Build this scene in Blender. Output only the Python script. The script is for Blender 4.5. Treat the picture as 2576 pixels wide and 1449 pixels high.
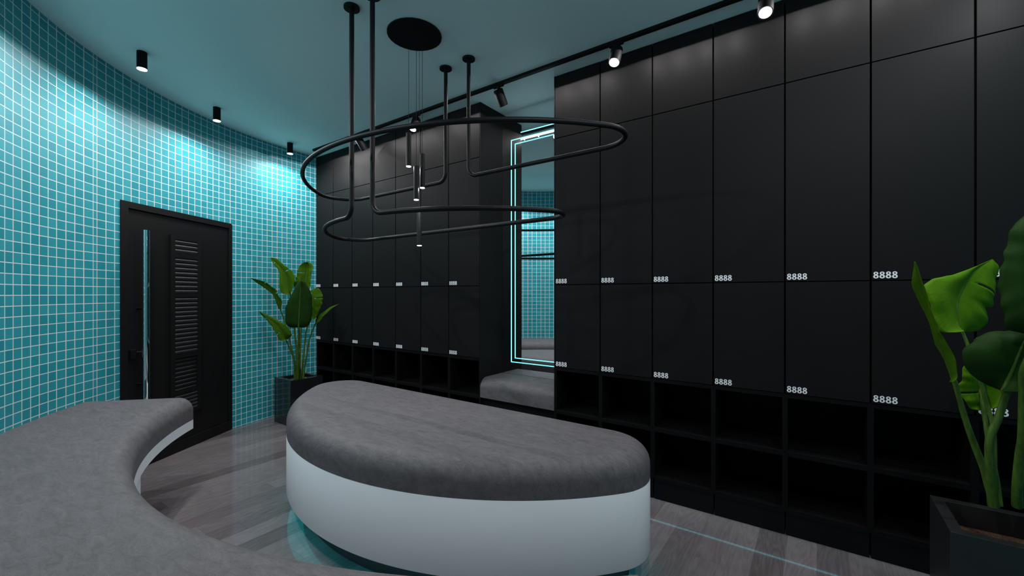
import bpy, bmesh, math, random
from mathutils import Vector, Matrix, noise
random.seed(7)
PI = math.pi
for o in list(bpy.data.objects):
    bpy.data.objects.remove(o)
C = bpy.context.scene.collection
S = bpy.context.scene

# ---------------------------------------------------------------- camera
cam_d = bpy.data.cameras.new('camera')
cam_d.sensor_width = 36.0
cam_d.lens = 36.0 * 1074.0 / 2576.0
cam_d.shift_y = 13.5 / 2576.0
cam_d.clip_start = 0.02
cam = bpy.data.objects.new('camera', cam_d)
C.objects.link(cam)
cam.location = (0, 0, 1.4438)
cam.rotation_euler = (PI / 2, 0, math.radians(35.533))
S.camera = cam
# ---------------------------------------------------------------- world, exposure
w = bpy.data.worlds.new('world')
S.world = w
w.use_nodes = True
w.node_tree.nodes['Background'].inputs[0].default_value = (0.5, 0.8, 0.9, 1)
w.node_tree.nodes['Background'].inputs[1].default_value = 0.0
S.view_settings.view_transform = 'Standard'
S.view_settings.look = 'None'
S.view_settings.exposure = 0.0
S.view_settings.gamma = 1.0
S.view_settings.use_curve_mapping = False
# lamp powers (watts) and LED strengths
CAN_W = 11.8
ADDED_WASH_W = 2.9
PENDANT_W = 0.9
LED_TEAL = (0.02, 0.62, 0.68, 1)

# ---------------------------------------------------------------- materials
def mat(name, color=(0.5, 0.5, 0.5), rough=0.5, metal=0.0, spec=0.5, emit=None, es=0.0):
    m = bpy.data.materials.new(name)
    m.use_nodes = True
    b = m.node_tree.nodes['Principled BSDF']
    b.inputs['Base Color'].default_value = (*color, 1)
    b.inputs['Roughness'].default_value = rough
    b.inputs['Metallic'].default_value = metal
    b.inputs['Specular IOR Level'].default_value = spec
    if emit:
        b.inputs['Emission Color'].default_value = emit
        b.inputs['Emission Strength'].default_value = es
    return m

class NT:
    """small helper around a material's node tree"""
    def __init__(s, m):
        s.t = m.node_tree
        s.b = s.t.nodes['Principled BSDF']
    def n(s, kind, **kw):
        nd = s.t.nodes.new(kind)
        for k, v in kw.items():
            setattr(nd, k, v)
        return nd
    def l(s, a, b):
        s.t.links.new(a, b)
    def val(s, x):
        return x
    def math(s, op, a, b=None, c=None, clamp=False):
        nd = s.n('ShaderNodeMath', operation=op, use_clamp=clamp)
        for i, x in enumerate((a, b, c)):
            if x is None:
                continue
            if isinstance(x, (int, float)):
                nd.inputs[i].default_value = x
            else:
                s.l(x, nd.inputs[i])
        return nd.outputs[0]
    def ramp(s, fac, stops):
        nd = s.n('ShaderNodeValToRGB')
        e = nd.color_ramp.elements
        while len(e) < len(stops):
            e.new(0.5)
        for i, (p, c) in enumerate(stops):
            e[i].position = p
            e[i].color = (*c, 1)
        s.l(fac, nd.inputs[0])
        return nd.outputs[0]
    def noise(s, vec, scale, detail=4, rough=0.55, dist=0.0):
        nd = s.n('ShaderNodeTexNoise')
        nd.inputs['Scale'].default_value = scale
        nd.inputs['Detail'].default_value = detail
        nd.inputs['Roughness'].default_value = rough
        nd.inputs['Distortion'].default_value = dist
        s.l(vec, nd.inputs['Vector'])
        return nd.outputs[0]
    def coord(s, kind='Object', scale=(1, 1, 1), rot=(0, 0, 0)):
        tc = s.n('ShaderNodeTexCoord')
        mp = s.n('ShaderNodeMapping')
        mp.inputs['Scale'].default_value = scale
        mp.inputs['Rotation'].default_value = rot
        s.l(tc.outputs[kind], mp.inputs[0])
        return mp.outputs[0]
    def bump(s, h, strength, dist=0.01):
        nd = s.n('ShaderNodeBump')
        nd.inputs['Strength'].default_value = strength
        nd.inputs['Distance'].default_value = dist
        s.l(h, nd.inputs['Height'])
        s.l(nd.outputs[0], s.b.inputs['Normal'])
    def mix(s, fac, a, b):
        nd = s.n('ShaderNodeMix', data_type='RGBA')
        if isinstance(fac, (int, float)):
            nd.inputs[0].default_value = fac
        else:
            s.l(fac, nd.inputs[0])
        for i, x in ((6, a), (7, b)):
            if isinstance(x, tuple):
                nd.inputs[i].default_value = (*x, 1)
            else:
                s.l(x, nd.inputs[i])
        return nd.outputs[2]

def tile_material():
    m = mat('teal_mosaic_tile', rough=0.3, spec=0.28)
    t = NT(m)
    uv = t.n('ShaderNodeUVMap').outputs[0]
    sep = t.n('ShaderNodeSeparateXYZ')
    t.l(uv, sep.inputs[0])
    ds = []
    for k, wd in ((0, 0.050), (1, 0.043)):
        f = t.math('FRACT', t.math('ADD', sep.outputs[k], 0.5))
        d = t.math('ABSOLUTE', t.math('SUBTRACT', f, 0.5))
        mr = t.n('ShaderNodeMapRange')
        mr.inputs['From Min'].default_value = wd * 0.8
        mr.inputs['From Max'].default_value = wd * 1.15
        t.l(d, mr.inputs[0])
        ds.append(mr.outputs[0])
    mask = t.math('MULTIPLY', ds[0], ds[1])            # 1 on the tile, 0 in the grout
    fl = t.n('ShaderNodeVectorMath', operation='FLOOR')
    t.l(uv, fl.inputs[0])
    wn = t.n('ShaderNodeTexWhiteNoise', noise_dimensions='2D')
    t.l(fl.outputs[0], wn.inputs[0])
    speck = t.noise(uv, 14.0, 3, 0.7)
    v = t.math('ADD', t.math('MULTIPLY', wn.outputs[0], 0.35), t.math('MULTIPLY', speck, 0.65))
    col = t.ramp(v, [(0.2, (0.012, 0.285, 0.350)), (0.8, (0.040, 0.405, 0.475))])
    c2 = t.mix(mask, (0.78, 0.86, 0.86), col)
    t.l(c2, t.b.inputs['Base Color'])
    r = t.math('MULTIPLY_ADD', mask, -0.38, 0.85)
    t.l(r, t.b.inputs['Roughness'])
    h = t.math('ADD', mask, t.math('MULTIPLY', speck, 0.12))
    t.bump(h, 0.35, 0.003)
    return m

def leather_material(name, dark, light):
    m = mat(name, rough=0.62, spec=0.35)
    t = NT(m)
    co = t.coord('Object')
    co2 = t.coord('Object', scale=(0.6, 1.6, 1.0), rot=(0, 0, -0.62))
    a = t.noise(co2, 17.0, 9, 0.78, 1.0)
    b = t.noise(co2, 85.0, 4, 0.65, 1.5)
    v = t.math('ADD', t.math('MULTIPLY', a, 0.7), t.math('MULTIPLY', b, 0.3))
    t.l(t.ramp(v, [(0.34, dark), (0.64, light)]), t.b.inputs['Base Color'])
    vo = t.n('ShaderNodeTexVoronoi')
    vo.inputs['Scale'].default_value = 330.0
    t.l(co, vo.inputs['Vector'])
    h = t.math('ADD', t.math('MULTIPLY', vo.outputs[0], 0.6), t.math('MULTIPLY', b, 0.5))
    t.bump(h, 0.35, 0.003)
    return m

def plank_material():
    m = mat('grey_oak_planks', rough=0.075, spec=0.5)
    t = NT(m)
    tc = t.n('ShaderNodeTexCoord')
    sep = t.n('ShaderNodeSeparateXYZ')
    t.l(tc.outputs['Object'], sep.inputs[0])
    v = t.math('MULTIPLY', sep.outputs[0], 1 / 0.142)            # across the planks
    row = t.math('FLOOR', v)
    w1 = t.n('ShaderNodeTexWhiteNoise', noise_dimensions='1D')
    t.l(row, w1.inputs['W'])
    u = t.math('ADD', t.math('MULTIPLY', sep.outputs[1], 1 / 1.28), t.math('MULTIPLY', w1.outputs[0], 7.0))
    col_i = t.math('FLOOR', u)
    cb = t.n('ShaderNodeCombineXYZ')
    t.l(row, cb.inputs[0]); t.l(col_i, cb.inputs[1])
    w2 = t.n('ShaderNodeTexWhiteNoise', noise_dimensions='2D')
    t.l(cb.outputs[0], w2.inputs['Vector'])
    tone = w2.outputs[0]
    fv = t.math('ABSOLUTE', t.math('SUBTRACT', t.math('FRACT', v), 0.5))
    fu = t.math('ABSOLUTE', t.math('SUBTRACT', t.math('FRACT', u), 0.5))
    seam = t.math('MAXIMUM', t.math('GREATER_THAN', fv, 0.4955), t.math('GREATER_THAN', fu, 0.4991))
    g = t.coord('Object', scale=(1.0, 0.11, 1.0))
    off = t.n('ShaderNodeVectorMath', operation='ADD')
    sc = t.n('ShaderNodeVectorMath', operation='SCALE')
    sc.inputs['Scale'].default_value = 9.3
    t.l(w2.outputs[1], sc.inputs[0])
    t.l(g, off.inputs[0]); t.l(sc.outputs[0], off.inputs[1])
    n1 = t.noise(off.outputs[0], 6.0, 3, 0.5, 1.0)
    rings = t.math('FRACT', t.math('MULTIPLY', n1, 16.0))
    tri = t.math('ABSOLUTE', t.math('SUBTRACT', rings, 0.5))
    fine = t.noise(off.outputs[0], 100.0, 4, 0.65)
    val = t.math('ADD', t.math('MULTIPLY', tone, 0.42),
                 t.math('ADD', t.math('MULTIPLY', tri, 0.34), t.math('MULTIPLY', fine, 0.42)))
    col = t.ramp(val, [(0.22, (0.112, 0.095, 0.100)), (0.90, (0.252, 0.224, 0.234))])
    dark = t.math('SUBTRACT', 1.0, t.math('MULTIPLY', seam, 0.25))
    mm = t.n('ShaderNodeVectorMath', operation='SCALE')
    t.l(col, mm.inputs[0]); t.l(dark, mm.inputs['Scale'])
    t.l(mm.outputs[0], t.b.inputs['Base Color'])
    t.bump(t.math('ADD', fine, t.math('MULTIPLY', seam, -2.0)), 0.02, 0.002)
    return m

def black_lacquer(name, base=0.018, rough=0.28, spec=0.5):
    m = mat(name, (base, base * 0.98, base * 1.02), rough, spec=spec)
    t = NT(m)
    n = t.noise(t.coord('Object'), 5.0, 3, 0.5)
    r = t.math('MULTIPLY_ADD', n, 0.10, rough - 0.05)
    t.l(r, t.b.inputs['Roughness'])
    t.bump(t.noise(t.coord('Object'), 2.2, 2, 0.4), 0.05, 0.01)
    return m

def leaf_material(name, dark, light):
    m = mat(name, rough=0.6, spec=0.12)
    t = NT(m)
    uv = t.n('ShaderNodeUVMap').outputs[0]
    sep = t.n('ShaderNodeSeparateXYZ')
    t.l(uv, sep.inputs[0])
    au = t.math('ABSOLUTE', sep.outputs[0])
    ph = t.math('ADD', t.math('MULTIPLY', sep.outputs[1], 84.0), t.math('MULTIPLY', au, 9.0))
    wv = t.math('SINE', t.math('MULTIPLY', ph, 2 * PI))
    vein = t.math('MULTIPLY_ADD', wv, 0.5, 0.5)
    nz = t.noise(uv, 3.5, 4, 0.6)
    sx = t.n('ShaderNodeCombineXYZ')
    t.l(t.math('MULTIPLY', au, 2.0), sx.inputs[0])
    t.l(ph, sx.inputs[1])
    st = t.noise(sx.outputs[0], 1.3, 3, 0.6)
    v = t.math('ADD', t.math('MULTIPLY', vein, 0.10), t.math('ADD', t.math('MULTIPLY', nz, 0.50), t.math('MULTIPLY', st, 0.40)))
    col = t.ramp(v, [(0.25, dark), (0.75, light)])
    rib = t.math('SUBTRACT', 1.0, t.math('MULTIPLY', au, 22.0), clamp=True)
    c2 = t.mix(t.math('MULTIPLY', rib, 0.6), col, (0.16, 0.24, 0.05))
    t.l(c2, t.b.inputs['Base Color'])
    t.bump(t.math('ADD', t.math('MULTIPLY', vein, 0.5), st), 0.10, 0.002)
    t.b.inputs['Subsurface Weight'].default_value = 0.0
    tr = t.n('ShaderNodeBsdfTranslucent')
    t.l(c2, tr.inputs[0])
    ms = t.n('ShaderNodeMixShader')
    ms.inputs[0].default_value = 0.35
    t.l(t.b.outputs[0], ms.inputs[1])
    t.l(tr.outputs[0], ms.inputs[2])
    t.l(ms.outputs[0], t.t.nodes['Material Output'].inputs[0])
    return m

def stalk_material():
    m = mat('green_stalk', rough=0.5, spec=0.2)
    t = NT(m)
    n = t.noise(t.coord('Object', scale=(1, 1, 0.12)), 90.0, 3, 0.6)
    t.l(t.ramp(n, [(0.3, (0.034, 0.080, 0.010)), (0.7, (0.085, 0.165, 0.024))]), t.b.inputs['Base Color'])
    t.bump(n, 0.3, 0.002)
    return m

def soil_material():
    m = mat('brown_soil', rough=0.95, spec=0.1)
    t = NT(m)
    n = t.noise(t.coord('Object'), 130.0, 5, 0.7)
    t.l(t.ramp(n, [(0.3, (0.03, 0.015, 0.01)), (0.7, (0.22, 0.12, 0.08))]), t.b.inputs['Base Color'])
    t.bump(n, 1.0, 0.01)
    return m

M_TILE = tile_material()
M_CEIL = mat('painted_ceiling', (0.71, 0.86, 0.88), 0.85, spec=0.2)
M_FLOOR = plank_material()
M_LOCKER = black_lacquer('black_locker_laminate', 0.0115, 0.50, 0.07)
M_CARCASS = mat('black_carcass_board', (0.0055, 0.0055, 0.0062), 0.5, spec=0.12)
M_GAPDARK = mat('dark_plinth_board', (0.006, 0.0065, 0.007), 0.4, spec=0.15)
M_DOOR = mat('black_door_paint', (0.0095, 0.0095, 0.010), 0.45, spec=0.2)
M_SLAT = mat('dark_grey_louver', (0.030, 0.030, 0.033), 0.38)
M_CHROME = mat('polished_chrome', (0.85, 0.88, 0.9), 0.04, metal=1.0)
M_MIRROR = mat('mirror_glass', (0.93, 0.95, 0.95), 0.0, metal=1.0)
M_LEATHER = leather_material('grey_leather', (0.078, 0.073, 0.080), (0.168, 0.158, 0.169))
M_WHITE = mat('white_lacquer', (0.86, 0.90, 0.94), 0.35)
M_METAL = mat('black_powder_coat', (0.006, 0.007, 0.008), 0.5, spec=0.2)
M_METAL2 = mat('black_fitting_matt', (0.004, 0.004, 0.0045), 0.6, spec=0.15)
M_TEXT = mat('white_vinyl_digits', (0.95, 0.95, 0.98), 0.5)
M_POT = mat('black_gloss_planter', (0.014, 0.014, 0.015), 0.10)
M_POTR = mat('black_satin_planter', (0.020, 0.020, 0.021), 0.32)
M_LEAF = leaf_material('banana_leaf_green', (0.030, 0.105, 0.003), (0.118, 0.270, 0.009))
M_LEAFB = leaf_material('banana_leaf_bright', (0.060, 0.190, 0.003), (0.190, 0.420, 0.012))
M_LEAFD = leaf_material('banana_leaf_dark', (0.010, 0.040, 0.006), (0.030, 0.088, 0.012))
M_STALK = stalk_material()
M_SOIL = soil_material()
M_DARKWALL = mat('grey_plaster', (0.38, 0.38, 0.39), 0.8)
M_GLOW = mat('lamp_diffuser', (1, 1, 1), 0.5, emit=(1, 0.98, 0.96, 1), es=6.0)
M_CYAN = mat('cyan_led_and_reflection', (0.2, 0.8, 0.9), 0.5, emit=(0.20, 0.90, 0.98, 1), es=1.25)
M_TEALLED = mat('teal_glow_panel', (0.1, 0.5, 0.5), 0.5, emit=LED_TEAL, es=1.0)
M_KICK = mat('dark_grey_plinth', (0.035, 0.045, 0.05), 0.5)
M_TEALLED2 = mat('teal_plinth_led_strip', (0.1, 0.5, 0.5), 0.5, emit=(0.16, 0.62, 0.72, 1), es=2.6)
M_WHITEREFL = mat('white_reflection_glow', (1, 1, 1), 0.5, emit=(1, 1, 1, 1), es=1.5)

# ---------------------------------------------------------------- mesh helpers
class MB:
    def __init__(s):
        s.v = []; s.f = []; s.uv = None
    def add(s, vs, fs):
        b = len(s.v)
        s.v += [tuple(v) for v in vs]
        s.f += [tuple(b + i for i in f) for f in fs]
        return s
    def box(s, x0, x1, y0, y1, z0, z1):
        vs = [(x, y, z) for z in (z0, z1) for y in (y0, y1) for x in (x0, x1)]
        return s.add(vs, [(0, 2, 3, 1), (4, 5, 7, 6), (0, 1, 5, 4), (2, 6, 7, 3), (0, 4, 6, 2), (1, 3, 7, 5)])
    def cyl(s, p0, p1, r0, r1=None, n=24, cap0=True, cap1=True):
        p0 = Vector(p0); p1 = Vector(p1)
        r1 = r0 if r1 is None else r1
        d = (p1 - p0).normalized()
        a = d.orthogonal().normalized(); b = d.cross(a)
        vs = []
        for p, r in ((p0, r0), (p1, r1)):
            for i in range(n):
                t = 2 * PI * i / n
                vs.append(p + a * math.cos(t) * r + b * math.sin(t) * r)
        fs = [(i, (i + 1) % n, n + (i + 1) % n, n + i) for i in range(n)]
        if cap0: fs.append(tuple(reversed(range(n))))
        if cap1: fs.append(tuple(range(n, 2 * n)))
        return s.add(vs, fs)
    def tube(s, pts, r, n=14, rad=None, cap=True):
        pts = [Vector(p) for p in pts]
        m = len(pts)
        tang = []
        for i in range(m):
            a = pts[max(0, i - 1)]; b = pts[min(m - 1, i + 1)]
            tang.append((b - a).normalized())
        nrm = tang[0].orthogonal().normalized()
        vs = []
        for i in range(m):
            if i:
                ax = tang[i - 1].cross(tang[i])
                if ax.length > 1e-7:
                    ang = tang[i - 1].angle(tang[i])
                    nrm = Matrix.Rotation(ang, 3, ax.normalized()) @ nrm
            bn = tang[i].cross(nrm).normalized()
            rr = rad[i] if rad else r
            for k in range(n):
                t = 2 * PI * k / n
                vs.append(pts[i] + nrm * math.cos(t) * rr + bn * math.sin(t) * rr)
        fs = []
        for i in range(m - 1):
            for k in range(n):
                fs.append((i * n + k, i * n + (k + 1) % n, (i + 1) * n + (k + 1) % n, (i + 1) * n + k))
        if cap:
            fs.append(tuple(reversed(range(n))))
            fs.append(tuple((m - 1) * n + k for k in range(n)))
        return s.add(vs, fs)
    def loops(s, rings, closed=True, cap0=True, cap1=True):
        """rings: list of equal-length vertex loops"""
        n = len(rings[0])
        vs = [p for r in rings for p in r]
        fs = []
        for i in range(len(rings) - 1):
            for k in range(n if closed else n - 1):
                fs.append((i * n + k, i * n + (k + 1) % n, (i + 1) * n + (k + 1) % n, (i + 1) * n + k))
        if cap0: fs.append(tuple(reversed(range(n))))
        if cap1: fs.append(tuple((len(rings) - 1) * n + k for k in range(n)))
        return s.add(vs, fs)
    def build(s, name, m, parent=None, smooth=False, bevel=0.0, seg=2):
        me = bpy.data.meshes.new(name)
        me.from_pydata(s.v, [], s.f)
        me.update()
        bm = bmesh.new(); bm.from_mesh(me)
        bmesh.ops.recalc_face_normals(bm, faces=bm.faces)
        bm.to_mesh(me); bm.free()
        me.materials.append(m)
        o = bpy.data.objects.new(name, me)
        C.objects.link(o)
        if parent is not None:
            o.parent = parent
        if smooth:
            for p in me.polygons:
                p.use_smooth = True
            me.set_sharp_from_angle(angle=math.radians(40))
        if bevel:
            b = o.modifiers.new('bevel', 'BEVEL')
            b.width = bevel; b.segments = seg; b.limit_method = 'ANGLE'
        return o

def tag(o, label=None, cat=None, group=None, kind=None):
    if label: o['label'] = label
    if cat: o['category'] = cat
    if group: o['group'] = group
    if kind: o['kind'] = kind
    return o

def empty(name, loc, rz=0.0):
    o = bpy.data.objects.new(name, None)
    C.objects.link(o)
    o.location = loc; o.rotation_euler = (0, 0, rz)
    o.empty_display_size = 0.1
    return o

def copy_tree(o, parent=None):
    c = o.copy(); C.objects.link(c)
    if parent is not None:
        c.parent = parent
    for ch in [x for x in bpy.data.objects if x.parent == o]:
        copy_tree(ch, c)
    return c

def area_light(name, parent, loc, direction, size, watts, color=(1, 1, 1), spread=PI):
    ld = bpy.data.lights.new(name, 'AREA')
    ld.shape = 'DISK'; ld.size = size; ld.energy = watts; ld.color = color; ld.spread = spread
    o = bpy.data.objects.new(name, ld)
    C.objects.link(o)
    o.location = loc
    o.rotation_euler = Vector(direction).to_track_quat('-Z', 'Y').to_euler()
    o.parent = parent
    return o
LEFT_LEAVES=[{'n':'A','m':[[-4.867,2.484,1.427],[-4.868,2.468,1.527],[-4.883,2.442,1.639],[-4.925,2.397,1.744],[-5.004,2.325,1.847]],'l':[[-4.817,2.458,1.427],[-4.885,2.41,1.443],[-4.916,2.387,1.505],[-4.921,2.384,1.682],[-4.971,2.349,1.771],[-5.004,2.325,1.847]],'r':[[-4.817,2.458,1.427],[-4.79,2.478,1.527],[-4.776,2.487,1.638],[-4.821,2.455,1.716],[-4.876,2.416,1.766],[-4.948,2.365,1.838],[-5.004,2.325,1.847]],'s':[[-4.798,2.533,0.467],[-4.812,2.523,0.798],[-4.83,2.51,1.056],[-4.858,2.491,1.348],[-4.867,2.484,1.427]],'w':0.012,'t':[('r',0.55),('l',0.85)]},{'n':'B','m':[[-4.841,2.625,1.495],[-4.828,2.635,1.541],[-4.816,2.643,1.621],[-4.807,2.65,1.724],[-4.809,2.648,1.807]],'l':[[-4.811,2.585,1.495],[-4.889,2.529,1.529],[-4.862,2.549,1.642],[-4.839,2.566,1.744],[-4.797,2.595,1.795],[-4.76,2.622,1.803]],'r':[[-4.774,2.612,1.495],[-4.747,2.644,1.506],[-4.743,2.659,1.654],[-4.737,2.676,1.752],[-4.767,2.666,1.798],[-4.809,2.648,1.807]],'s':[[-4.834,2.569,0.457],[-4.841,2.584,0.846],[-4.851,2.598,1.05],[-4.841,2.625,1.495]],'w':0.011,'t':[('l',0.6)]},{'n':'C','m':[[-4.564,2.418,1.075],[-4.545,2.41,1.161],[-4.521,2.406,1.311],[-4.497,2.401,1.47],[-4.476,2.395,1.58]],'l':[[-4.623,2.449,1.07],[-4.701,2.383,1.076],[-4.719,2.36,1.136],[-4.717,2.351,1.244],[-4.693,2.358,1.341],[-4.64,2.384,1.438],[-4.588,2.411,1.551],[-4.545,2.431,1.583]],'r':[[-4.623,2.449,1.07],[-4.534,2.503,1.087],[-4.489,2.524,1.211],[-4.478,2.522,1.352],[-4.483,2.507,1.46],[-4.509,2.478,1.535],[-4.527,2.455,1.575],[-4.545,2.431,1.583]],'s':[[-4.783,2.519,0.471],[-4.709,2.486,0.755],[-4.631,2.456,0.982],[-4.564,2.418,1.075]],'w':0.012,'t':[]},{'n':'D','m':[[-4.723,2.648,1.149],[-4.722,2.655,1.256],[-4.721,2.662,1.381],[-4.705,2.679,1.472],[-4.701,2.689,1.504]],'l':[[-4.743,2.659,1.147],[-4.757,2.649,1.256],[-4.757,2.649,1.369],[-4.747,2.656,1.472],[-4.701,2.689,1.504]],'r':[[-4.685,2.626,1.151],[-4.65,2.659,1.159],[-4.62,2.689,1.257],[-4.6,2.711,1.347],[-4.605,2.716,1.427],[-4.643,2.697,1.497],[-4.682,2.678,1.504]],'s':[[-4.801,2.568,0.467],[-4.77,2.598,0.85],[-4.763,2.612,1.019],[-4.723,2.648,1.149]],'w':0.01,'t':[('r',0.66),('l',0.8)]},{'n':'E','m':[[-4.907,2.394,1.26],[-4.879,2.369,1.35],[-4.883,2.323,1.449],[-4.907,2.261,1.525],[-4.949,2.187,1.584],[-4.99,2.113,1.611]],'l':[[-4.907,2.394,1.26],[-4.908,2.365,1.285],[-4.902,2.341,1.35],[-4.906,2.309,1.427],[-4.949,2.249,1.498],[-4.995,2.188,1.557],[-5.034,2.132,1.613]],'r':[[-4.866,2.374,1.262],[-4.838,2.373,1.306],[-4.822,2.363,1.372],[-4.83,2.335,1.416],[-4.835,2.311,1.481],[-4.865,2.267,1.525],[-4.886,2.231,1.562],[-4.946,2.166,1.594],[-4.99,2.113,1.611]],'s':[[-4.802,2.518,0.469],[-4.815,2.497,0.689],[-4.841,2.465,0.902],[-4.868,2.434,1.082],[-4.907,2.394,1.26]],'w':0.01,'t':[('r',0.4),('r',0.7)]},{'n':'F','m':[[-4.807,2.404,0.927],[-4.796,2.366,0.991],[-4.819,2.303,1.103],[-4.868,2.222,1.191],[-4.893,2.158,1.252]],'l':[[-4.777,2.389,0.93],[-4.775,2.372,0.923],[-4.801,2.337,0.928],[-4.814,2.309,0.983],[-4.833,2.278,1.06],[-4.866,2.237,1.142],[-4.908,2.19,1.213],[-4.915,2.167,1.251]],'r':[[-4.837,2.419,0.924],[-4.774,2.431,0.954],[-4.732,2.429,0.995],[-4.756,2.379,1.09],[-4.817,2.302,1.162],[-4.869,2.233,1.212],[-4.915,2.167,1.251]],'s':[[-4.814,2.509,0.469],[-4.795,2.486,0.692],[-4.797,2.448,0.807],[-4.807,2.404,0.927]],'w':0.01,'t':[('l',0.75),('l',0.3),('r',0.85)]},{'n':'G','m':[[-4.682,2.678,1.103],[-4.65,2.685,1.146],[-4.585,2.716,1.212],[-4.509,2.755,1.28],[-4.415,2.807,1.326]],'l':[[-4.701,2.689,1.102],[-4.688,2.681,1.137],[-4.647,2.693,1.189],[-4.578,2.725,1.24],[-4.51,2.756,1.289],[-4.415,2.807,1.326]],'r':[[-4.653,2.661,1.105],[-4.618,2.682,1.117],[-4.592,2.697,1.151],[-4.575,2.705,1.179],[-4.531,2.732,1.224],[-4.491,2.757,1.269],[-4.415,2.807,1.326]],'s':[[-4.761,2.572,0.471],[-4.748,2.598,0.682],[-4.724,2.631,0.929],[-4.682,2.678,1.103]],'w':0.01,'t':[]}]
RIGHT_LEAVES=[{'n':'A','m':[[0.504,2.596,1.28],[0.493,2.595,1.317],[0.488,2.597,1.365],[0.494,2.608,1.419],[0.52,2.633,1.481],[0.561,2.668,1.553],[0.619,2.715,1.592]],'l':[[0.487,2.511,1.286],[0.463,2.507,1.282],[0.418,2.489,1.287],[0.396,2.487,1.346],[0.371,2.483,1.464],[0.42,2.532,1.511],[0.467,2.579,1.522],[0.531,2.639,1.548],[0.619,2.715,1.592]],'r':[[0.515,2.653,1.277],[0.548,2.676,1.276],[0.579,2.696,1.287],[0.598,2.709,1.319],[0.601,2.709,1.378],[0.623,2.724,1.388],[0.628,2.726,1.461],[0.632,2.727,1.516],[0.639,2.731,1.559],[0.619,2.715,1.592]],'s':[[0.579,2.527,0.588],[0.586,2.553,0.858],[0.57,2.562,0.982],[0.533,2.555,1.143],[0.514,2.563,1.227],[0.504,2.576,1.272],[0.504,2.596,1.28]],'w':0.0085,'t':[('r',0.62),('l',0.86)]},{'n':'B','m':[[0.452,2.437,1.087],[0.421,2.399,1.179],[0.387,2.36,1.282],[0.364,2.329,1.377],[0.336,2.294,1.484],[0.311,2.262,1.567]],'l':[[0.463,2.493,1.079],[0.426,2.455,1.179],[0.394,2.42,1.239],[0.374,2.393,1.305],[0.353,2.366,1.37],[0.323,2.332,1.434],[0.309,2.31,1.478],[0.309,2.297,1.522],[0.314,2.289,1.569]],'r':[[0.431,2.323,1.104],[0.443,2.332,1.128],[0.426,2.32,1.19],[0.419,2.314,1.226],[0.399,2.3,1.269],[0.379,2.286,1.3],[0.362,2.274,1.367],[0.337,2.256,1.465],[0.319,2.243,1.532],[0.307,2.235,1.566]],'s':[[0.572,2.473,0.608],[0.552,2.465,0.683],[0.538,2.462,0.751],[0.514,2.452,0.827],[0.49,2.442,0.911],[0.469,2.434,1.0],[0.451,2.429,1.086],[0.443,2.43,1.113]],'w':0.0125,'t':[]},{'n':'C','m':[[0.555,2.313,1.086],[0.571,2.306,1.152],[0.584,2.297,1.212],[0.603,2.292,1.282],[0.634,2.296,1.346]],'l':[[0.576,2.402,1.072],[0.506,2.346,1.109],[0.46,2.307,1.158],[0.443,2.289,1.195],[0.448,2.286,1.232],[0.47,2.296,1.262],[0.517,2.323,1.298],[0.583,2.364,1.307],[0.667,2.418,1.34]],'r':[[0.541,2.254,1.095],[0.597,2.286,1.096],[0.646,2.312,1.12],[0.67,2.322,1.189],[0.667,2.311,1.268],[0.65,2.291,1.319],[0.625,2.265,1.347]],'s':[[0.552,2.41,0.627],[0.539,2.386,0.746],[0.532,2.367,0.826],[0.531,2.353,0.904],[0.552,2.353,0.982],[0.569,2.351,1.066],[0.576,2.343,1.112],[0.555,2.313,1.086]],'w':0.0145,'t':[]},{'n':'D','m':[[0.608,2.72,0.939],[0.602,2.716,0.989],[0.597,2.712,1.045],[0.591,2.708,1.093],[0.588,2.706,1.142]],'l':[[0.588,2.632,0.955],[0.547,2.603,0.951],[0.52,2.583,0.967],[0.498,2.568,1.004],[0.489,2.561,1.034],[0.494,2.564,1.084],[0.498,2.568,1.131],[0.525,2.587,1.165],[0.569,2.618,1.151]],'r':[[0.595,2.661,0.95],[0.625,2.683,0.961],[0.647,2.699,0.992],[0.676,2.719,1.04],[0.669,2.714,1.08],[0.636,2.691,1.128],[0.609,2.671,1.155],[0.575,2.647,1.148]],'s':[[0.598,2.541,0.588],[0.592,2.561,0.698],[0.579,2.576,0.812],[0.572,2.596,0.912],[0.567,2.617,0.985],[0.569,2.643,1.043],[0.598,2.688,0.994]],'w':0.01,'t':[('l',0.42),('r',0.7)]},{'n':'E','m':[[0.617,2.21,1.296],[0.626,2.222,1.387],[0.63,2.232,1.495],[0.628,2.236,1.603],[0.617,2.234,1.729]],'l':[[0.643,2.302,1.29],[0.593,2.268,1.303],[0.553,2.242,1.317],[0.534,2.23,1.345],[0.534,2.232,1.379],[0.524,2.227,1.418],[0.528,2.231,1.457],[0.525,2.232,1.508],[0.536,2.241,1.553],[0.538,2.245,1.587],[0.555,2.258,1.621],[0.558,2.262,1.667],[0.599,2.294,1.718],[0.642,2.326,1.741]],'r':[[0.617,2.21,1.296],[0.688,2.265,1.328],[0.716,2.289,1.414],[0.727,2.301,1.522],[0.702,2.287,1.63],[0.659,2.261,1.696],[0.617,2.234,1.729]],'s':[[0.611,2.402,0.647],[0.601,2.362,0.733],[0.598,2.327,0.853],[0.595,2.292,0.933],[0.586,2.253,1.098],[0.579,2.216,1.189],[0.617,2.21,1.296]],'w':0.0135,'t':[]}]

H = 3.1916                      # ceiling height
RC = (-2.11, 2.99)              # centre of the half-round room
RW = 3.12                       # radius of the tiled wall
def pol(r, deg, z=None, c=RC):
    a = math.radians(deg)
    p = (c[0] + r * math.cos(a), c[1] + r * math.sin(a))
    return p if z is None else (*p, z)

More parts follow.
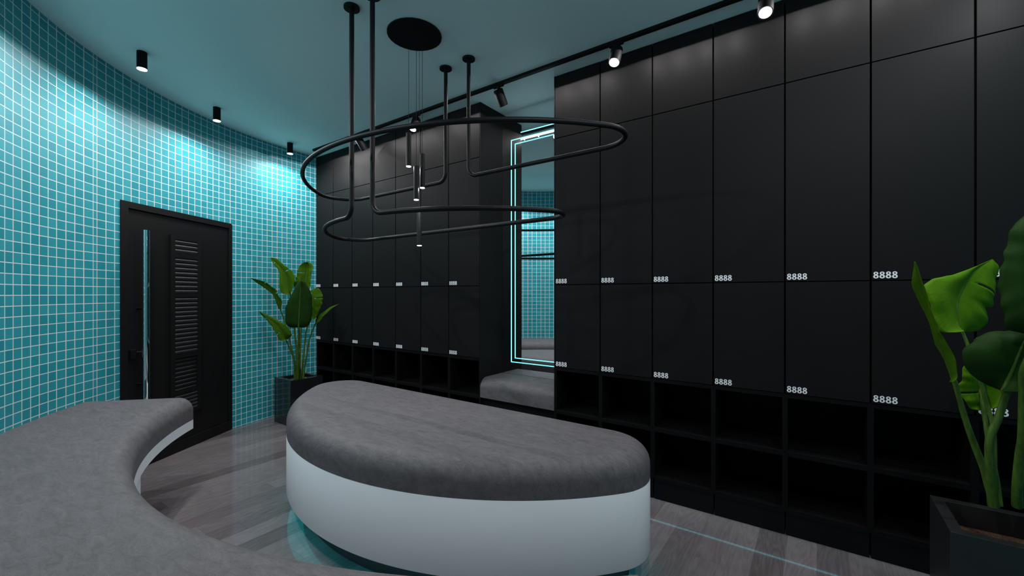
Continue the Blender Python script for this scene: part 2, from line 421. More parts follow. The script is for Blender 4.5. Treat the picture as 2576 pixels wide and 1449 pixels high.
# ================================================================ room shell
f = MB().box(-5.6, 2.4, -1.7, 3.7, -0.06, 0.0)
tag(f.build('floor', M_FLOOR), kind='structure')
c = MB().box(-5.6, 2.4, -1.7, 3.7, H, H + 0.06)
tag(c.build('ceiling', M_CEIL), kind='structure')
tag(MB().box(-5.6, 2.4, 3.40, 3.46, 0, H).build('wall_back', M_DARKWALL), kind='structure')
tag(MB().box(2.3, 2.36, -1.7, 3.40, 0, H).build('wall_right', M_DARKWALL), kind='structure')
tag(MB().box(-5.6, 2.3, -1.7, -1.64, 0, H).build('wall_front', M_DARKWALL), kind='structure')

# grout columns of the mosaic, as angles round the room's centre
COLS = [239.816, 238.541, 237.195, 235.837, 234.478, 233.074, 231.732, 230.213, 228.753, 227.275, 225.656, 225.068,
        223.5, 221.978, 220.52, 219.049, 217.609, 216.179, 214.804, 213.457, 212.109, 210.806, 209.502, 208.208,
        206.962, 205.678, 204.453, 203.247, 202.022, 200.817, 199.633, 198.438, 197.249, 196.075, 194.916, 193.756,
        192.603, 191.476, 190.339, 189.184, 188.038, 186.91, 185.783, 184.657, 183.531, 182.407, 181.285, 180.173]
def col_u(deg):
    if deg >= COLS[0]:
        return -(deg - COLS[0]) / 1.28
    if deg <= COLS[-1]:
        return len(COLS) - 1 + (COLS[-1] - deg) / 1.12
    for i in range(len(COLS) - 1):
        if COLS[i] >= deg >= COLS[i + 1]:
            return i + (COLS[i] - deg) / (COLS[i] - COLS[i + 1])
def tiled_wall(name, a0, a1, hole=None):
    HZ = 2.172
    angs = sorted(set((list(hole) if hole else []) + [a0 + (a1 - a0) * i / 60.0 for i in range(61)] + [x for x in COLS if a0 < x < a1]))
    me = bpy.data.meshes.new(name)
    vs = []; fs = []
    n = len(angs)
    for r, zz in ((RW, 0), (RW, HZ), (RW, H), (RW + 0.1, H), (RW + 0.1, HZ), (RW + 0.1, 0)):
        vs += [pol(r, a, zz) for a in angs]
    for j in range(5):
        for i in range(n - 1):
            if hole and j in (0, 4) and hole[0] - 1e-6 <= angs[i] and angs[i + 1] <= hole[1] + 1e-6:
                continue
            fs.append((j * n + i, j * n + i + 1, (j + 1) * n + i + 1, (j + 1) * n + i))
    fs.append((0, n, 2 * n, 3 * n, 4 * n, 5 * n)); fs.append(tuple(n - 1 + k * n for k in (5, 4, 3, 2, 1, 0)))
    if hole:                                                     # reveal of the door opening
        ia, ib = angs.index(hole[0]), angs.index(hole[1])
        fs.append((ia, ia + n, ia + 4 * n, ia + 5 * n)); fs.append((ib, ib + 5 * n, ib + 4 * n, ib + n))
        for i in range(ia, ib):
            fs.append((n + i, n + i + 1, 4 * n + i + 1, 4 * n + i))
    me.from_pydata(vs, [], fs)
    uvl = me.uv_layers.new(name='UVMap')
    for p in me.polygons:
        for li in p.loop_indices:
            vi = me.loops[li].vertex_index
            a = angs[vi % n]
            uvl.data[li].uv = (col_u(a), (vs[vi][2] - 0.0126) / 0.06175)
    bm = bmesh.new(); bm.from_mesh(me); bmesh.ops.recalc_face_normals(bm, faces=bm.faces); bm.to_mesh(me); bm.free()
    me.materials.append(M_TILE)
    for p in me.polygons: p.use_smooth = True
    me.set_sharp_from_angle(angle=math.radians(40))
    o = bpy.data.objects.new(name, me); C.objects.link(o)
    return tag(o, kind='structure')
tiled_wall('wall_left', 179.2, 282.5, (199.15, 220.75))
tiled_wall('wall_entry', 322.0, 360.6)

# ================================================================ door in the tiled wall
DA = Vector((-4.4545, 0.9445, 0)); DBp = Vector((-5.0695, 1.9839, 0))
du = (DBp - DA).normalized(); dn = Vector((0.86063, 0.50923, 0))       # dn points into the room
door = empty('door_1', DA, math.atan2(-dn.x, dn.y))
# local frame: x = along the wall to the LEFT is negative; rotate so that local +y = dn and local x = -du
tag(door, kind='structure')
DW, DH = 1.2077, 2.182
# local x = -u (the door runs to negative x), y = out into the room
def dbox(m, u0, u1, y0, y1, z0, z1): return m.box(-u1, -u0, y0, y1, z0, z1)
fr = MB()
dbox(fr, 0, 0.063, -0.10, 0.0, 0, DH); dbox(fr, DW - 0.060, DW, -0.10, 0.0, 0, DH)
dbox(fr, 0.063, DW - 0.060, -0.10, 0.0, 2.128, DH); dbox(fr, 0.063, DW - 0.060, -0.10, 0.0, 0, 0.097)
fr.build('door_frame', M_DOOR, door, bevel=0.002)
dbox(MB(), 0.066, DW - 0.063, -0.065, -0.013, 0.100, 2.122).build('door_leaf', M_DOOR, door)
lf = MB()
U0, U1 = 0.445, 0.782
dbox(lf, U0, 0.491, -0.013, 0.001, 0.33, 1.972); dbox(lf, 0.736, U1, -0.013, 0.001, 0.33, 1.972)
for z0, z1 in ((1.931, 1.972), (1.766, 1.811), (1.408, 1.442), (0.853, 0.890), (0.520, 0.546), (0.33, 0.352)):
    dbox(lf, 0.491, 0.736, -0.013, 0.001, z0, z1)
lo = lf.build('louver_frame', M_DOOR, door)
for z0, z1, ns, rec in ((1.811, 1.931, 3, 0), (1.442, 1.766, 8, 0), (0.890, 1.408, 13, 0), (0.546, 0.853, 8, 0.012), (0.352, 0.520, 5, 0)):
    sm = MB(); pitch = (z1 - z0) / ns
    for k in range(ns):
        zz = z0 + k * pitch
        y = -0.012 - rec
        # a slat: sloping face with a rounded nose
        prof = [(y, zz + 0.002), (y + 0.010, zz + 0.003), (y + 0.0125, zz + pitch * 0.42), (y + 0.0150, zz + pitch * 0.55), (y + 0.0110, zz + pitch * 0.64), (y + 0.0075, zz + pitch * 0.86), (y, zz + pitch * 0.88)]
        r0 = [(-0.737, a, b) for a, b in prof]; r1 = [(-0.490, a, b) for a, b in prof]
        sm.loops([r0, r1])
    sm.build('louver_slats', M_SLAT, lo)
hm = MB().cyl((-0.149, 0.062, 0.42), (-0.149, 0.062, 1.962), 0.0245, n=40)
hd = hm.build('pull_handle', M_CHROME, door, smooth=True)
hd['label'] = 'chrome full-height pull handle'
for zz in (1.32, 0.96, 0.70):
    MB().cyl((-0.149, -0.014, zz), (-0.149, 0.05, zz), 0.009, n=16).build('handle_standoff', M_METAL2 if zz != 0.96 else M_CHROME, hd, smooth=True)
lk = dbox(MB(), 0.067, 0.112, -0.013, 0.014, 0.912, 0.988).build('lock_case', M_METAL2, door, bevel=0.002)
dbox(MB(), 0.1125, 0.118, -0.012, 0.015, 0.918, 0.985).build('lock_plate', M_CHROME, lk)

# ================================================================ lockers
LW = 0.3911
def digit_mesh(m, x, z, h):
    """an 8: two stacked rings with a bold stroke, lying on the door face (y = 0, proud 1 mm)"""
    for cx, cz, rx, rz, st in ((x, z + h * 0.285, h * 0.312, h * 0.285, 0.150 * h), (x, z + h * 0.755, h * 0.275, h * 0.245, 0.138 * h)):
        n = 28
        ro = []; ri = []; bo = []; bi = []
        for k in range(n):
            t = 2 * PI * k / n
            cs, sn = math.cos(t), math.sin(t)
            ro.append((cx + rx * cs, -0.0011, cz + rz * sn)); ri.append((cx + (rx - st * 1.35) * cs, -0.0011, cz + (rz - st) * sn))
            bo.append((cx + rx * cs, 0.0003, cz + rz * sn)); bi.append((cx + (rx - st * 1.35) * cs, 0.0003, cz + (rz - st) * sn))
        b = len(m.v)
        m.v += ro + ri + bo + bi
        for k in range(n):
            q = (k + 1) % n
            m.f.append((b + k, b + q, b + n + q, b + n + k))
            m.f.append((b + k, b + 2 * n + k, b + 2 * n + q, b + q))
            m.f.append((b + n + k, b + n + q, b + 3 * n + q, b + 3 * n + k))
    return m
def make_locker():
    t = empty('locker_column', (0, 3.0, 0))
    ca = MB()
    # closed body behind the three doors
    ca.box(0.001, LW - 0.001, 0.055, 0.385, 0.8475, H - 0.001)
    ca.box(0.0, 0.0135, 0.004, 0.385, 0.150, 0.8475)             # cubby sides
    ca.box(LW - 0.0135, LW, 0.004, 0.385, 0.150, 0.8475)
    ca.box(0.0135, LW - 0.0135, 0.004, 0.385, 0.824, 0.8475)     # rail over the cubbies
    ca.box(0.0135, LW - 0.0135, 0.375, 0.385, 0.150, 0.824)      # back board
    carcass = ca.build('carcass', M_CARCASS, t, bevel=0.0008)
    MB().box(0.0135, LW - 0.0135, 0.004, 0.375, 0.478, 0.507).build('shelf', M_CARCASS, t, bevel=0.001)
    MB().box(0.0135, LW - 0.0135, 0.004, 0.375, 0.150, 0.169).build('bottom_board', M_CARCASS, t, bevel=0.001)
    g = 0.0045
    for z0, z1, lab in ((2.689, H - 0.001, False), (1.512, 2.689, True), (0.849, 1.512, True)):
        d = MB().box(g, LW - g, 0.0, 0.019, z0 + 0.003, z1 - 0.003).build('locker_door', M_LOCKER, t, bevel=0.0012)
        if lab:
            dm = MB()
            for k in range(4):
                digit_mesh(dm, 0.0212 + 0.0254 * k, z0 + 0.0115, 0.0365)
            n = dm.build('locker_number', M_TEXT, d)
            n['label'] = 'white number 8888'
    MB().box(0.004, LW - 0.004, 0.030, 0.048, 0.0, 0.142).build('plinth_panel', M_GAPDARK, t)
    s = MB().box(0.0, LW, 0.016, 0.028, 0.1485, 0.1497).build('led_strip', M_TEALLED2, t)
    s['label'] = 'teal LED strip under the cubbies'
    return t
ords = ['first', 'second', 'third', 'fourth', 'fifth', 'sixth', 'seventh']
proto = make_locker()
proto.location.x = -1.7189
tag(proto, 'black numbered locker column bordering the mirror niche on its right side', 'locker', 'black locker columns right of the mirror niche')
for i in range(1, 7):
    o = copy_tree(proto)
    o.location.x = -1.7189 + LW * i
    lab = {5: 'black numbered locker column partly behind the large right-hand plant, sixth from the mirror niche',
           6: 'black locker column at the right edge of the photo, behind the large planter'}.get(
        i, 'black numbered locker column, %s one to the right of the mirror niche' % ords[i])
    tag(o, lab)
for i in range(7):
    o = copy_tree(proto)
    o.location.x = -2.5045 - LW * (i + 1)
    lab = {0: 'black numbered locker column bordering the mirror niche on its left side',
           6: 'narrowest-looking black locker column in the far corner, touching the teal tiled wall'}.get(
        i, 'black numbered locker column, %s one to the left of the mirror niche' % ords[i])
    tag(o, lab, group='black locker columns left of the mirror niche')

# ================================================================ mirror niche
NX0, NX1, NY = -2.5045, -1.7189, 3.335
t = empty('niche_lining', ((NX0 + NX1) / 2, 3.2, 0))
tag(t, 'glossy black side panels lining the mirror niche between the lockers', 'panel')
for xa, xb in ((NX0 - 0.0005, NX0 + 0.006), (NX1 - 0.006, NX1 + 0.0005)):
    MB().box(xa - t.location.x, xb - t.location.x, -0.2, 0.134, 0.0, H - 0.001).build('side_panel', M_LOCKER, t)
t = empty('wall_mirror', ((NX0 + NX1) / 2, NY, 0.62))
tag(t, 'tall mirror with double cyan light frame filling the niche back', 'mirror')
cxm = t.location.x
MB().box(NX0 + 0.006 - cxm, NX1 - 0.006 - cxm, 0.0, 0.008, 0.0, H - 0.6202).build('mirror_glass', M_MIRROR, t)
def led_frame(x0, z0, z1, wd):
    a = -cxm * 0 + x0 - cxm
    m = MB(); z0 -= 0.62; z1 -= 0.62
    m.box(a, a + wd, -0.003, -0.0002, z0, z1); m.box(-a - wd, -a, -0.003, -0.0002, z0, z1)
    m.box(a + wd, -a - wd, -0.003, -0.0002, z0, z0 + wd); m.box(a + wd, -a - wd, -0.003, -0.0002, z1 - wd, z1)
    return m.build('led_frame', M_CYAN, t)
led_frame(-2.3925, 0.783, 2.9165, 0.0075)
led_frame(-2.3480, 0.823, 2.8730, 0.0075)
MB().box(-0.168, 0.385, -0.003, -0.0002, 2.963 - 0.62, 2.970 - 0.62).build('reflection_line', M_CYAN, t)  # upper cyan reflection put on the mirror as a glowing strip
MB().box(-0.168, 0.385, -0.003, -0.0002, 2.893 - 0.62, 2.9088 - 0.62).build('reflection_bar', M_WHITEREFL, t)  # white reflected band imitated by a glowing strip, no lamp here
# padded niche seat
t = empty('niche_bench', ((NX0 + NX1) / 2, 3.17, 0))
tag(t, 'short grey padded bench set inside the mirror niche', 'bench')
def edge_profile(z0, z1, r, n=8, z_start=None):
    """(inset, z) pairs from the bottom edge up over a rounded top edge"""
    out = [(0.0, z0), (0.0, z0 + (z1 - r - z0) * 0.5)]
    for k in range(n + 1):
        a = PI / 2 * k / n
        out.append((r * (1 - math.cos(a)), z1 - r + r * math.sin(a)))
    return out
hw = (NX1 - NX0) / 2 - 0.0065
prof = [(-0.172 + i, z) for i, z in edge_profile(0.497, 0.671, 0.085)] + [(0.160, 0.671), (0.160, 0.497)]
cm = MB().loops([[(-hw + 2 * hw * k / 10, y, z) for y, z in prof] for k in range(11)])
cm.build('cushion', M_LEATHER, t, smooth=True)
MB().box(-hw, hw, -0.138, 0.160, 0.0, 0.496).build('bench_base', M_GAPDARK, t)

# ================================================================ half-moon island bench
def half_moon(cx, cy, R, yb, re, inset=0.0, n1=72, n2=20, nb=30):
    """closed outline: big arc towards the camera, straight back at y = yb, corner arcs of radius re"""
    dy = yb - re - cy
    dx = math.sqrt((R - re) ** 2 - dy ** 2)
    a0 = math.degrees(math.atan2(dy, dx))          # direction from the big centre to the right corner centre
    pts = []
    al, ar = 180 - a0, 360 + a0
    for k in range(n1 + 1):
        a = math.radians(al + (ar - al) * k / n1)
        pts.append((cx + (R - inset) * math.cos(a), cy + (R - inset) * math.sin(a)))
    for k in range(1, n2 + 1):
        a = math.radians(a0 + (90 - a0) * k / n2)
        pts.append((cx + dx + (re - inset) * math.cos(a), yb - re + (re - inset) * math.sin(a)))
    for k in range(1, nb):
        s = k / nb
        pts.append((cx + dx - 2 * dx * s, yb - inset))
    for k in range(0, n2):
        a = math.radians(90 + (90 - a0) * k / n2)
        pts.append((cx - dx + (re - inset) * math.cos(a), yb - re + (re - inset) * math.sin(a)))
    return pts
BX, BY = -2.111, 3.003
t = empty('island_bench', (BX, 1.8, 0))
tag(t, 'half-moon bench in the middle with grey padded top and white curved base', 'bench')
def bl(pts, z): return [(x - BX, y - 1.8, z) for x, y in pts]
HM = dict(cx=BX, cy=BY, R=1.74, yb=2.372, re=0.27)
rings = [bl(half_moon(**HM, inset=i), z) for i, z in edge_profile(0.5075, 0.671, 0.095, 10)]
rings += [bl(half_moon(**HM, inset=0.16), 0.6712), bl(half_moon(**HM, inset=0.22), 0.6712)]
m = MB().loops(rings)
m.build('cushion', M_LEATHER, t, smooth=True)
m = MB().loops([bl(half_moon(**HM, inset=0.001), 0.140), bl(half_moon(**HM, inset=0.0), 0.143), bl(half_moon(**HM, inset=0.0), 0.503), bl(half_moon(**HM, inset=0.002), 0.5055)])
m.build('bench_base', M_WHITE, t, smooth=True)
m = MB().loops([bl(half_moon(**HM, inset=0.105), 0.0), bl(half_moon(**HM, inset=0.105), 0.1398)])
m.build('plinth', M_KICK, t, smooth=True)
m = MB().loops([bl(half_moon(**HM, inset=0.006), 0.1392), bl(half_moon(**HM, inset=0.103), 0.1392),
                bl(half_moon(**HM, inset=0.103), 0.1402), bl(half_moon(**HM, inset=0.006), 0.1402), bl(half_moon(**HM, inset=0.006), 0.1392)], cap0=False, cap1=False)
s = m.build('underglow_panel', M_TEALLED, t); s['label'] = 'teal glowing panel under the base'

# ================================================================ curved wall bench
PC = (-2.109, 2.976)
t = empty('wall_bench', pol(2.8, 270, 0, PC))
tag(t, 'long curved grey padded bench following the teal tiled wall, white edge', 'bench')
ox, oy, _ = t.location
def sweep(m, prof, a0, a1, n):
    rs = []
    for k in range(n + 1):
        a = a0 + (a1 - a0) * k / n
        rs.append([(pol(r, a, None, PC)[0] - ox, pol(r, a, None, PC)[1] - oy, z) for r, z in prof])
    return m.loops(rs)
RI, RO = 2.431, 3.108
prof = [(RI + i, z) for i, z in edge_profile(0.507, 0.671, 0.095, 10)] + [(RI + 0.2, 0.671), (RO, 0.671), (RO, 0.507)]
sweep(MB(), prof, 226.7, 313.3, 90).build('cushion', M_LEATHER, t, smooth=True)
sweep(MB(), [(RI, 0.440), (RI, 0.5055), (RO, 0.5055), (RO, 0.440)], 226.7, 313.3, 90).build('bench_panel', M_WHITE, t, smooth=True)
sweep(MB(), [(RI + 0.12, 0.0), (RI + 0.12, 0.4395), (RO, 0.4395), (RO, 0.0)], 237.0, 303.0, 80).build('plinth', M_WHITE, t, smooth=True)

# ================================================================ suspended garment rails
def rail(name, label, prm, z, gap, riser_xy):
    """one bent tube: down from the ceiling, round the half-moon, back up to the ceiling"""
    (ax, ay), (bx_, by_) = riser_xy
    t = empty(name, ((ax + bx_) / 2, (ay + by_) / 2, H))
    tag(t, label, 'clothes rail', 'black hanging rails looping over the island bench')
    o = t.location
    pts = half_moon(**prm, n1=90, n2=16, nb=60)
    N = len(pts)
    L = lambda p, q: math.hypot(p[0] - q[0], p[1] - q[1])
    ia = min(range(N), key=lambda i: L(pts[i], (ax, ay)))
    ib = min(range(N), key=lambda i: L(pts[i], (bx_, by_)))
    # walk the long way round from a to b
    d1 = [pts[(ia + k) % N] for k in range((ib - ia) % N + 1)]
    d2 = [pts[(ia - k) % N] for k in range((ia - ib) % N + 1)]
    path = d1 if len(d1) > len(d2) else d2
    rb = 0.07
    def trim(p, c0):
        q = list(p)
        while len(q) > 2 and L(q[0], c0) < rb: q.pop(0)
        return q
    path = trim(path, (ax, ay)); path = trim(path[::-1], (bx_, by_))[::-1]
    def bend(c0, p):
        d = Vector((p[0] - c0[0], p[1] - c0[1])).normalized()
        out = []
        for k in range(9):
            a = PI / 2 * k / 8
            s = rb * (1 - math.cos(a)); h = rb * (1 - math.sin(a))
            out.append((c0[0] + d.x * s, c0[1] + d.y * s, z + h))
        return out
    full = [(ax, ay, H - 0.002), (ax, ay, H - 0.9 * (H - z) / 2), (ax, ay, z + rb + 0.01)] + bend((ax, ay), path[0])
    full += [(x, y, z) for x, y in path[1:-1]]
    full += bend((bx_, by_), path[-1])[::-1] + [(bx_, by_, z + rb + 0.01), (bx_, by_, H - 0.9 * (H - z) / 2), (bx_, by_, H - 0.002)]
    full = [(x - o.x, y - o.y, zz - o.z) for x, y, zz in full]
    MB().tube(full, 0.0145, n=18).build('bent_tube', M_METAL, t, smooth=True)
    for x, y in riser_xy:
        MB().cyl((x - o.x, y - o.y, -0.014), (x - o.x, y - o.y, -0.0005), 0.047, n=40).build('ceiling_plate', M_METAL, t, smooth=True)
    return t
rail('garment_rail', 'upper and wider black half-moon rail hung from the ceiling, risers on the locker side',
     dict(cx=-2.215, cy=3.107, R=1.685, yb=2.394, re=0.198), 2.311, None, ((-2.341, 2.394), (-2.105, 2.394)))
rail('garment_rail', 'lower and smaller black half-moon rail hung from the ceiling, risers towards the tiled wall',
     dict(cx=-2.250, cy=2.834, R=1.284, yb=2.297, re=0.150), 1.909, None, ((-2.309, 1.551), (-2.115, 1.557)))

# ================================================================ pendant cluster
t = empty('pendant_light', (-2.211, 1.964, H))
tag(t, 'cluster of four slim black tube pendants hanging from a round ceiling plate', 'pendant light')
MB().cyl((0, 0, -0.009), (0, 0, -0.0005), 0.181, n=28).build('canopy', M_METAL2, t, smooth=True)
FW = Vector((-0.5812, 0.8138)); RT = Vector((0.8138, 0.5812))
for lx, depth, zt, zb in (((1028 - 1288) / 1074, 2.86, 418, 335), ((1047.3 - 1288) / 1074, 2.80, 502, 418), ((1062.5 - 1288) / 1074, 2.83, 472, 388), ((1055 - 1288) / 1074, 2.92, 617, 533)):
    p = FW * depth + RT * (lx * depth)
    x, y = p.x + 2.211, p.y - 1.964
    z_top = 1.4438 + (738 - zb) / 1074 * depth - H
    z_bot = 1.4438 + (738 - zt) / 1074 * depth - H
    MB().cyl((x, y, z_top - 0.002), (x, y, -0.008), 0.0013, n=8).build('cord', M_METAL2, t)
    tb = MB().cyl((x, y, z_bot), (x, y, z_top), 0.0168, n=28)
    tb = tb.build('tube_shade', M_METAL, t, smooth=True)
    MB().cyl((x, y, z_bot - 0.004), (x, y, z_bot - 0.0003), 0.0155, n=24).build('diffuser', M_GLOW, tb)
    area_light('pendant_lamp', t, (x, y, z_bot - 0.008), (0, 0, -1), 0.03, PENDANT_W, (1.0, 0.97, 0.95))

# ================================================================ surface downlights along the tiled wall
def downlight(x, y, label, power=1.0):
    t = empty('surface_downlight', (x, y, H))
    tag(t, label, 'ceiling light', 'black cylinder downlights along the tiled wall')
    h = MB().cyl((0, 0, -0.122), (0, 0, -0.0005), 0.0305, n=40).build('housing', M_METAL2, t, smooth=True)
    MB().cyl((0, 0, -0.126), (0, 0, -0.1223), 0.0300, n=36).build('diffuser', M_GLOW, h)
    rc = Vector((RC[0] - x, RC[1] - y, 0)).normalized() * 0.29      # tilted a little away from the wall
    area_light('downlight_lamp', t, (0, 0, -0.131), (rc.x, rc.y, -1), 0.055, CAN_W * power, (1.0, 1.0, 1.0), math.radians(168))
    return t
CANS = [(-4.987, 2.541, 'black cylinder downlight nearest the lockers, beside the tiled wall'),
        (-4.597, 1.656, 'black cylinder downlight on the ceiling above the door'),
        (-3.979, 0.959, 'nearest and largest black cylinder downlight, top left of the photo'),
        (-3.21, 0.46, 'black cylinder downlight over the curved bench, out of the picture to the left'),
        (-0.24, 0.96, 'black cylinder downlight above the viewer at the right end of the curved bench'),
        (0.38, 1.66, 'black cylinder downlight above the entry, right of the viewer'),
        (0.77, 2.54, 'black cylinder downlight over the large planter'),
        (-2.30, 0.20, 'black cylinder downlight behind the viewer over the middle of the bench')]
for x, y, lab in CANS:
    downlight(x, y, lab, 0.8 if x > 0 else 1.0)

# ================================================================ track with spotlights
TY = 2.820
t = empty('lighting_track', (-1.6, TY, H))
tag(t, 'long slim black lighting track on the ceiling in front of the lockers', 'light track')
MB().box(-4.972 + 1.6, 1.0 + 1.6, -0.0165, 0.0165, -0.022, -0.0005).build('track_rail', M_METAL2, t)
for k in range(33):                       # added unseen lamps without fittings, to wash the lockers evenly
    if min(abs(-3.15 + 0.18 * k - 1.6 - q) for q in (-0.235, -1.125, -2.15, -3.15, -4.06, 0.70)) < 0.10:
        continue
    ld = bpy.data.lights.new('added_wash_lamp', 'SPOT')
    ld.energy = ADDED_WASH_W; ld.spot_size = math.radians(172); ld.spot_blend = 0.06; ld.shadow_soft_size = 0.002
    ld.color = (1.0, 0.95, 0.95)
    o = bpy.data.objects.new('added_wash_lamp', ld); C.objects.link(o)
    o.location = (-3.15 + 0.18 * k, -0.012, -0.078); o.parent = t
def track_spot(x, aim, label):
    t = empty('track_spotlight', (x, TY, H - 0.022))
    tag(t, label, 'spotlight', 'black cylinder spotlights on the ceiling track')
    MB().box(-0.055, 0.045, -0.014, 0.014, -0.014, -0.0005).build('adapter', M_METAL2, t, bevel=0.002)
    MB().cyl((0, 0, -0.055), (0, 0, -0.013), 0.009, 0.016, n=16).build('stem', M_METAL2, t, smooth=True)
    d = Vector(aim).normalized()
    back = Vector((0, 0, -0.052)) - d * 0.018
    front = back + d * 0.132
    hs = MB()
    hs.cyl(back, back + d * 0.006, 0.035, 0.040, n=40, cap1=False)
    hs.cyl(back + d * 0.006, front, 0.040, 0.040, n=40, cap0=False, cap1=False)
    hs.cyl(front, front - d * 0.004, 0.040, 0.034, n=40, cap0=False, cap1=False)
    hs.cyl(front - d * 0.004, front - d * 0.005, 0.034, 0.033, n=40, cap0=False)
    hb = hs.build('housing', M_METAL2, t, smooth=True)
    MB().cyl(front - d * 0.0045, front - d * 0.0010, 0.0325, n=36).build('lens', M_GLOW, hb)
    return t
TO_ROOM = (0.0, -0.47, -1.0)
TO_WALL = (0.0, 0.75, -1.0)
for x, aim, lab in ((-0.235, TO_ROOM, 'lit black track spotlight nearest the viewer, at the top edge of the photo'),
                    (-1.125, TO_ROOM, 'lit black track spotlight just right of the mirror niche'),
                    (-2.150, TO_WALL, 'black track spotlight turned away towards the mirror niche'),
                    (-3.150, TO_ROOM, 'lit black track spotlight seen behind the upper rail and pendants'),
                    (-4.060, TO_WALL, 'farthest black track spotlight, turned towards the far lockers'),
                    (0.70, TO_ROOM, 'black track spotlight beyond the right edge of the picture')):
    track_spot(x, aim, lab)

# ================================================================ potted banana plants
def catmull(P, t):
    n = len(P) - 1
    x = min(max(t, 0.0), 1.0) * n
    i = min(int(x), n - 1); u = x - i
    p1 = Vector(P[i]); p2 = Vector(P[i + 1])
    p0 = Vector(P[i - 1]) if i > 0 else p1 * 2 - p2
    p3 = Vector(P[i + 2]) if i + 2 <= n else p2 * 2 - p1
    return 0.5 * ((2 * p1) + (p2 - p0) * u + (2 * p0 - 5 * p1 + 4 * p2 - p3) * u * u + (3 * p1 - p0 - 3 * p2 + p3) * u ** 3)
def arclen(P):
    """resample a control polyline so that t runs evenly along it"""
    s = [catmull(P, k / 80) for k in range(81)]
    d = [0]
    for a, b in zip(s, s[1:]): d.append(d[-1] + (b - a).length)
    def f(t):
        x = t * d[-1]
        for i in range(80):
            if d[i + 1] >= x:
                u = (x - d[i]) / max(1e-9, d[i + 1] - d[i])
                return s[i].lerp(s[i + 1], u)
        return s[-1]
    return f
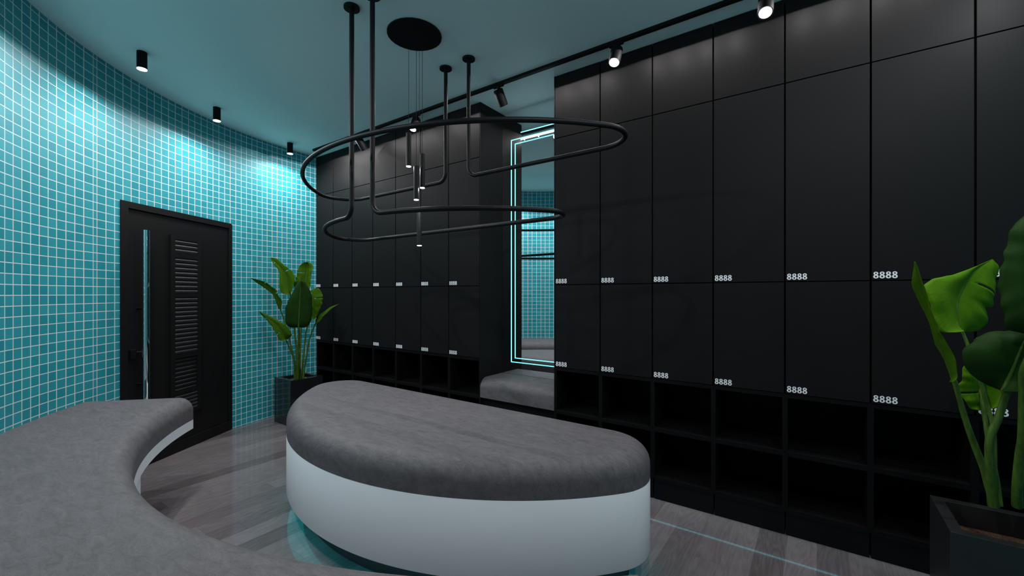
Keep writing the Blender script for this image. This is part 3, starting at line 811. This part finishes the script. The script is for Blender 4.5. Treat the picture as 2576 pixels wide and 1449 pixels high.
def make_leaf(root, origin, L, material, scale=1.0):
    fm, fl, fr_ = arclen(L['m']), arclen(L['l']), arclen(L['r'])
    o = Vector(origin)
    NR, NC = 56, 8
    vs = []; uvs = []
    seed = (ord(L['n']) * 3.7) % 11
    wl = max((fm(k / 10) - fl(k / 10)).length for k in range(11))
    for i in range(NR + 1):
        t = i / NR
        m = fm(t); l = fl(t); r = fr_(t)
        nrm = (r - l).cross(fm(min(1, t + .03)) - fm(max(0, t - .03)))
        nrm = nrm.normalized() if nrm.length > 1e-6 else Vector((0, 0, 1))
        for j in range(-NC, NC + 1):
            s = abs(j) / NC
            e = l if j < 0 else r
            p = m.lerp(e, s)
            wd = (e - m).length
            wave = noise.noise(Vector((t * 7 + seed, s * 1.2, seed))) * 0.10 * wd * s + math.sin(t * 40 + seed + j) * 0.006 * wd * s
            jag = noise.noise(Vector((t * 16 + seed, 3.1 if j < 0 else 8.7, seed))) * 0.09 * s * s * math.sin(PI * min(1, max(0, t))) 
            p = p + nrm * (wave + 0.10 * wd * math.sin(PI * s)) + (e - m) * jag
            vs.append(p - o); uvs.append((j / NC, t))
    W_ = 2 * NC + 1
    fs = []
    for i in range(NR):
        for j in range(2 * NC):
            cut = False
            for side, tt in L['t']:
                row = int(tt * NR)
                col = j - NC if j >= NC else NC - 1 - j
                if ((side == 'r') == (j >= NC)) and i == row and col >= 2:
                    cut = True
            if not cut:
                a = i * W_ + j
                fs.append((a, a + 1, a + W_ + 1, a + W_))
    me = bpy.data.meshes.new('leaf_blade')
    me.from_pydata([tuple(v) for v in vs], [], fs)
    uvl = me.uv_layers.new(name='UVMap')
    for p in me.polygons:
        p.use_smooth = True
        for li in p.loop_indices:
            uvl.data[li].uv = uvs[me.loops[li].vertex_index]
    me.materials.append(material)
    bl_ = bpy.data.objects.new('leaf_blade', me); C.objects.link(bl_); bl_.parent = root
    so = bl_.modifiers.new('thickness', 'SOLIDIFY'); so.thickness = 0.0012; so.offset = 0
    fsn = arclen(L['s'])
    pts = [fsn(k / 30) - o for k in range(31)]
    w0 = L['w']
    # the stalk runs on as the midrib
    ext = [fm(k / 24 * 0.92) - o for k in range(1, 25)]
    rad = [w0 * (1.18 - 0.55 * k / 30) for k in range(31)] + [w0 * 0.55 * (1 - 0.85 * k / 24) for k in range(1, 25)]
    # ease from stalk radius to rib radius
    for q in range(4):
        rad[30 - q] = w0 * (0.62 + 0.05 * q)
    MB().tube(pts + ext, w0, n=10, rad=rad).build('leaf_stalk', M_STALK, bl_, smooth=True)
def planter(m, x0, x1, y0, y1, h, wall, soil_z, ox, oy, material, root):
    b = MB()
    z0 = 0.0
    out0 = [(x0, y0, z0), (x1, y0, z0), (x1, y1, z0), (x0, y1, z0)]
    out1 = [(x, y, h) for x, y, _ in out0]
    inn1 = [(x0 + wall, y0 + wall, h), (x1 - wall, y0 + wall, h), (x1 - wall, y1 - wall, h), (x0 + wall, y1 - wall, h)]
    inn0 = [(x, y, soil_z - 0.02) for x, y, _ in inn1]
    sh = lambda L_: [(x - ox, y - oy, z) for x, y, z in L_]
    b.loops([sh(out0), sh(out1), sh(inn1), sh(inn0)])
    b.build('planter_box', material, root, bevel=0.0015)
    MB().box(x0 + wall - ox, x1 - wall - ox, y0 + wall - oy, y1 - wall - oy, soil_z - 0.018, soil_z).build('soil', M_SOIL, root)
PXY = (-4.80, 2.54)
t = empty('potted_plant', (*PXY, 0))
tag(t, 'banana plant in a glossy black square planter in the corner by the tiled wall', 'potted plant')
planter(None, -4.975, -4.615, 2.358, 2.725, 0.500, 0.045, 0.46, *PXY, M_POT, t)
for L in LEFT_LEAVES:
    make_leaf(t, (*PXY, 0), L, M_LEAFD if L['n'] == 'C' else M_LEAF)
PXY = (0.60, 2.48)
t = empty('potted_plant', (*PXY, 0))
tag(t, 'large banana plant in a satin black planter at the right edge', 'potted plant')
planter(None, 0.413, 0.785, 2.290, 2.655, 0.538, 0.040, 0.445, *PXY, M_POTR, t)
for L in RIGHT_LEAVES:
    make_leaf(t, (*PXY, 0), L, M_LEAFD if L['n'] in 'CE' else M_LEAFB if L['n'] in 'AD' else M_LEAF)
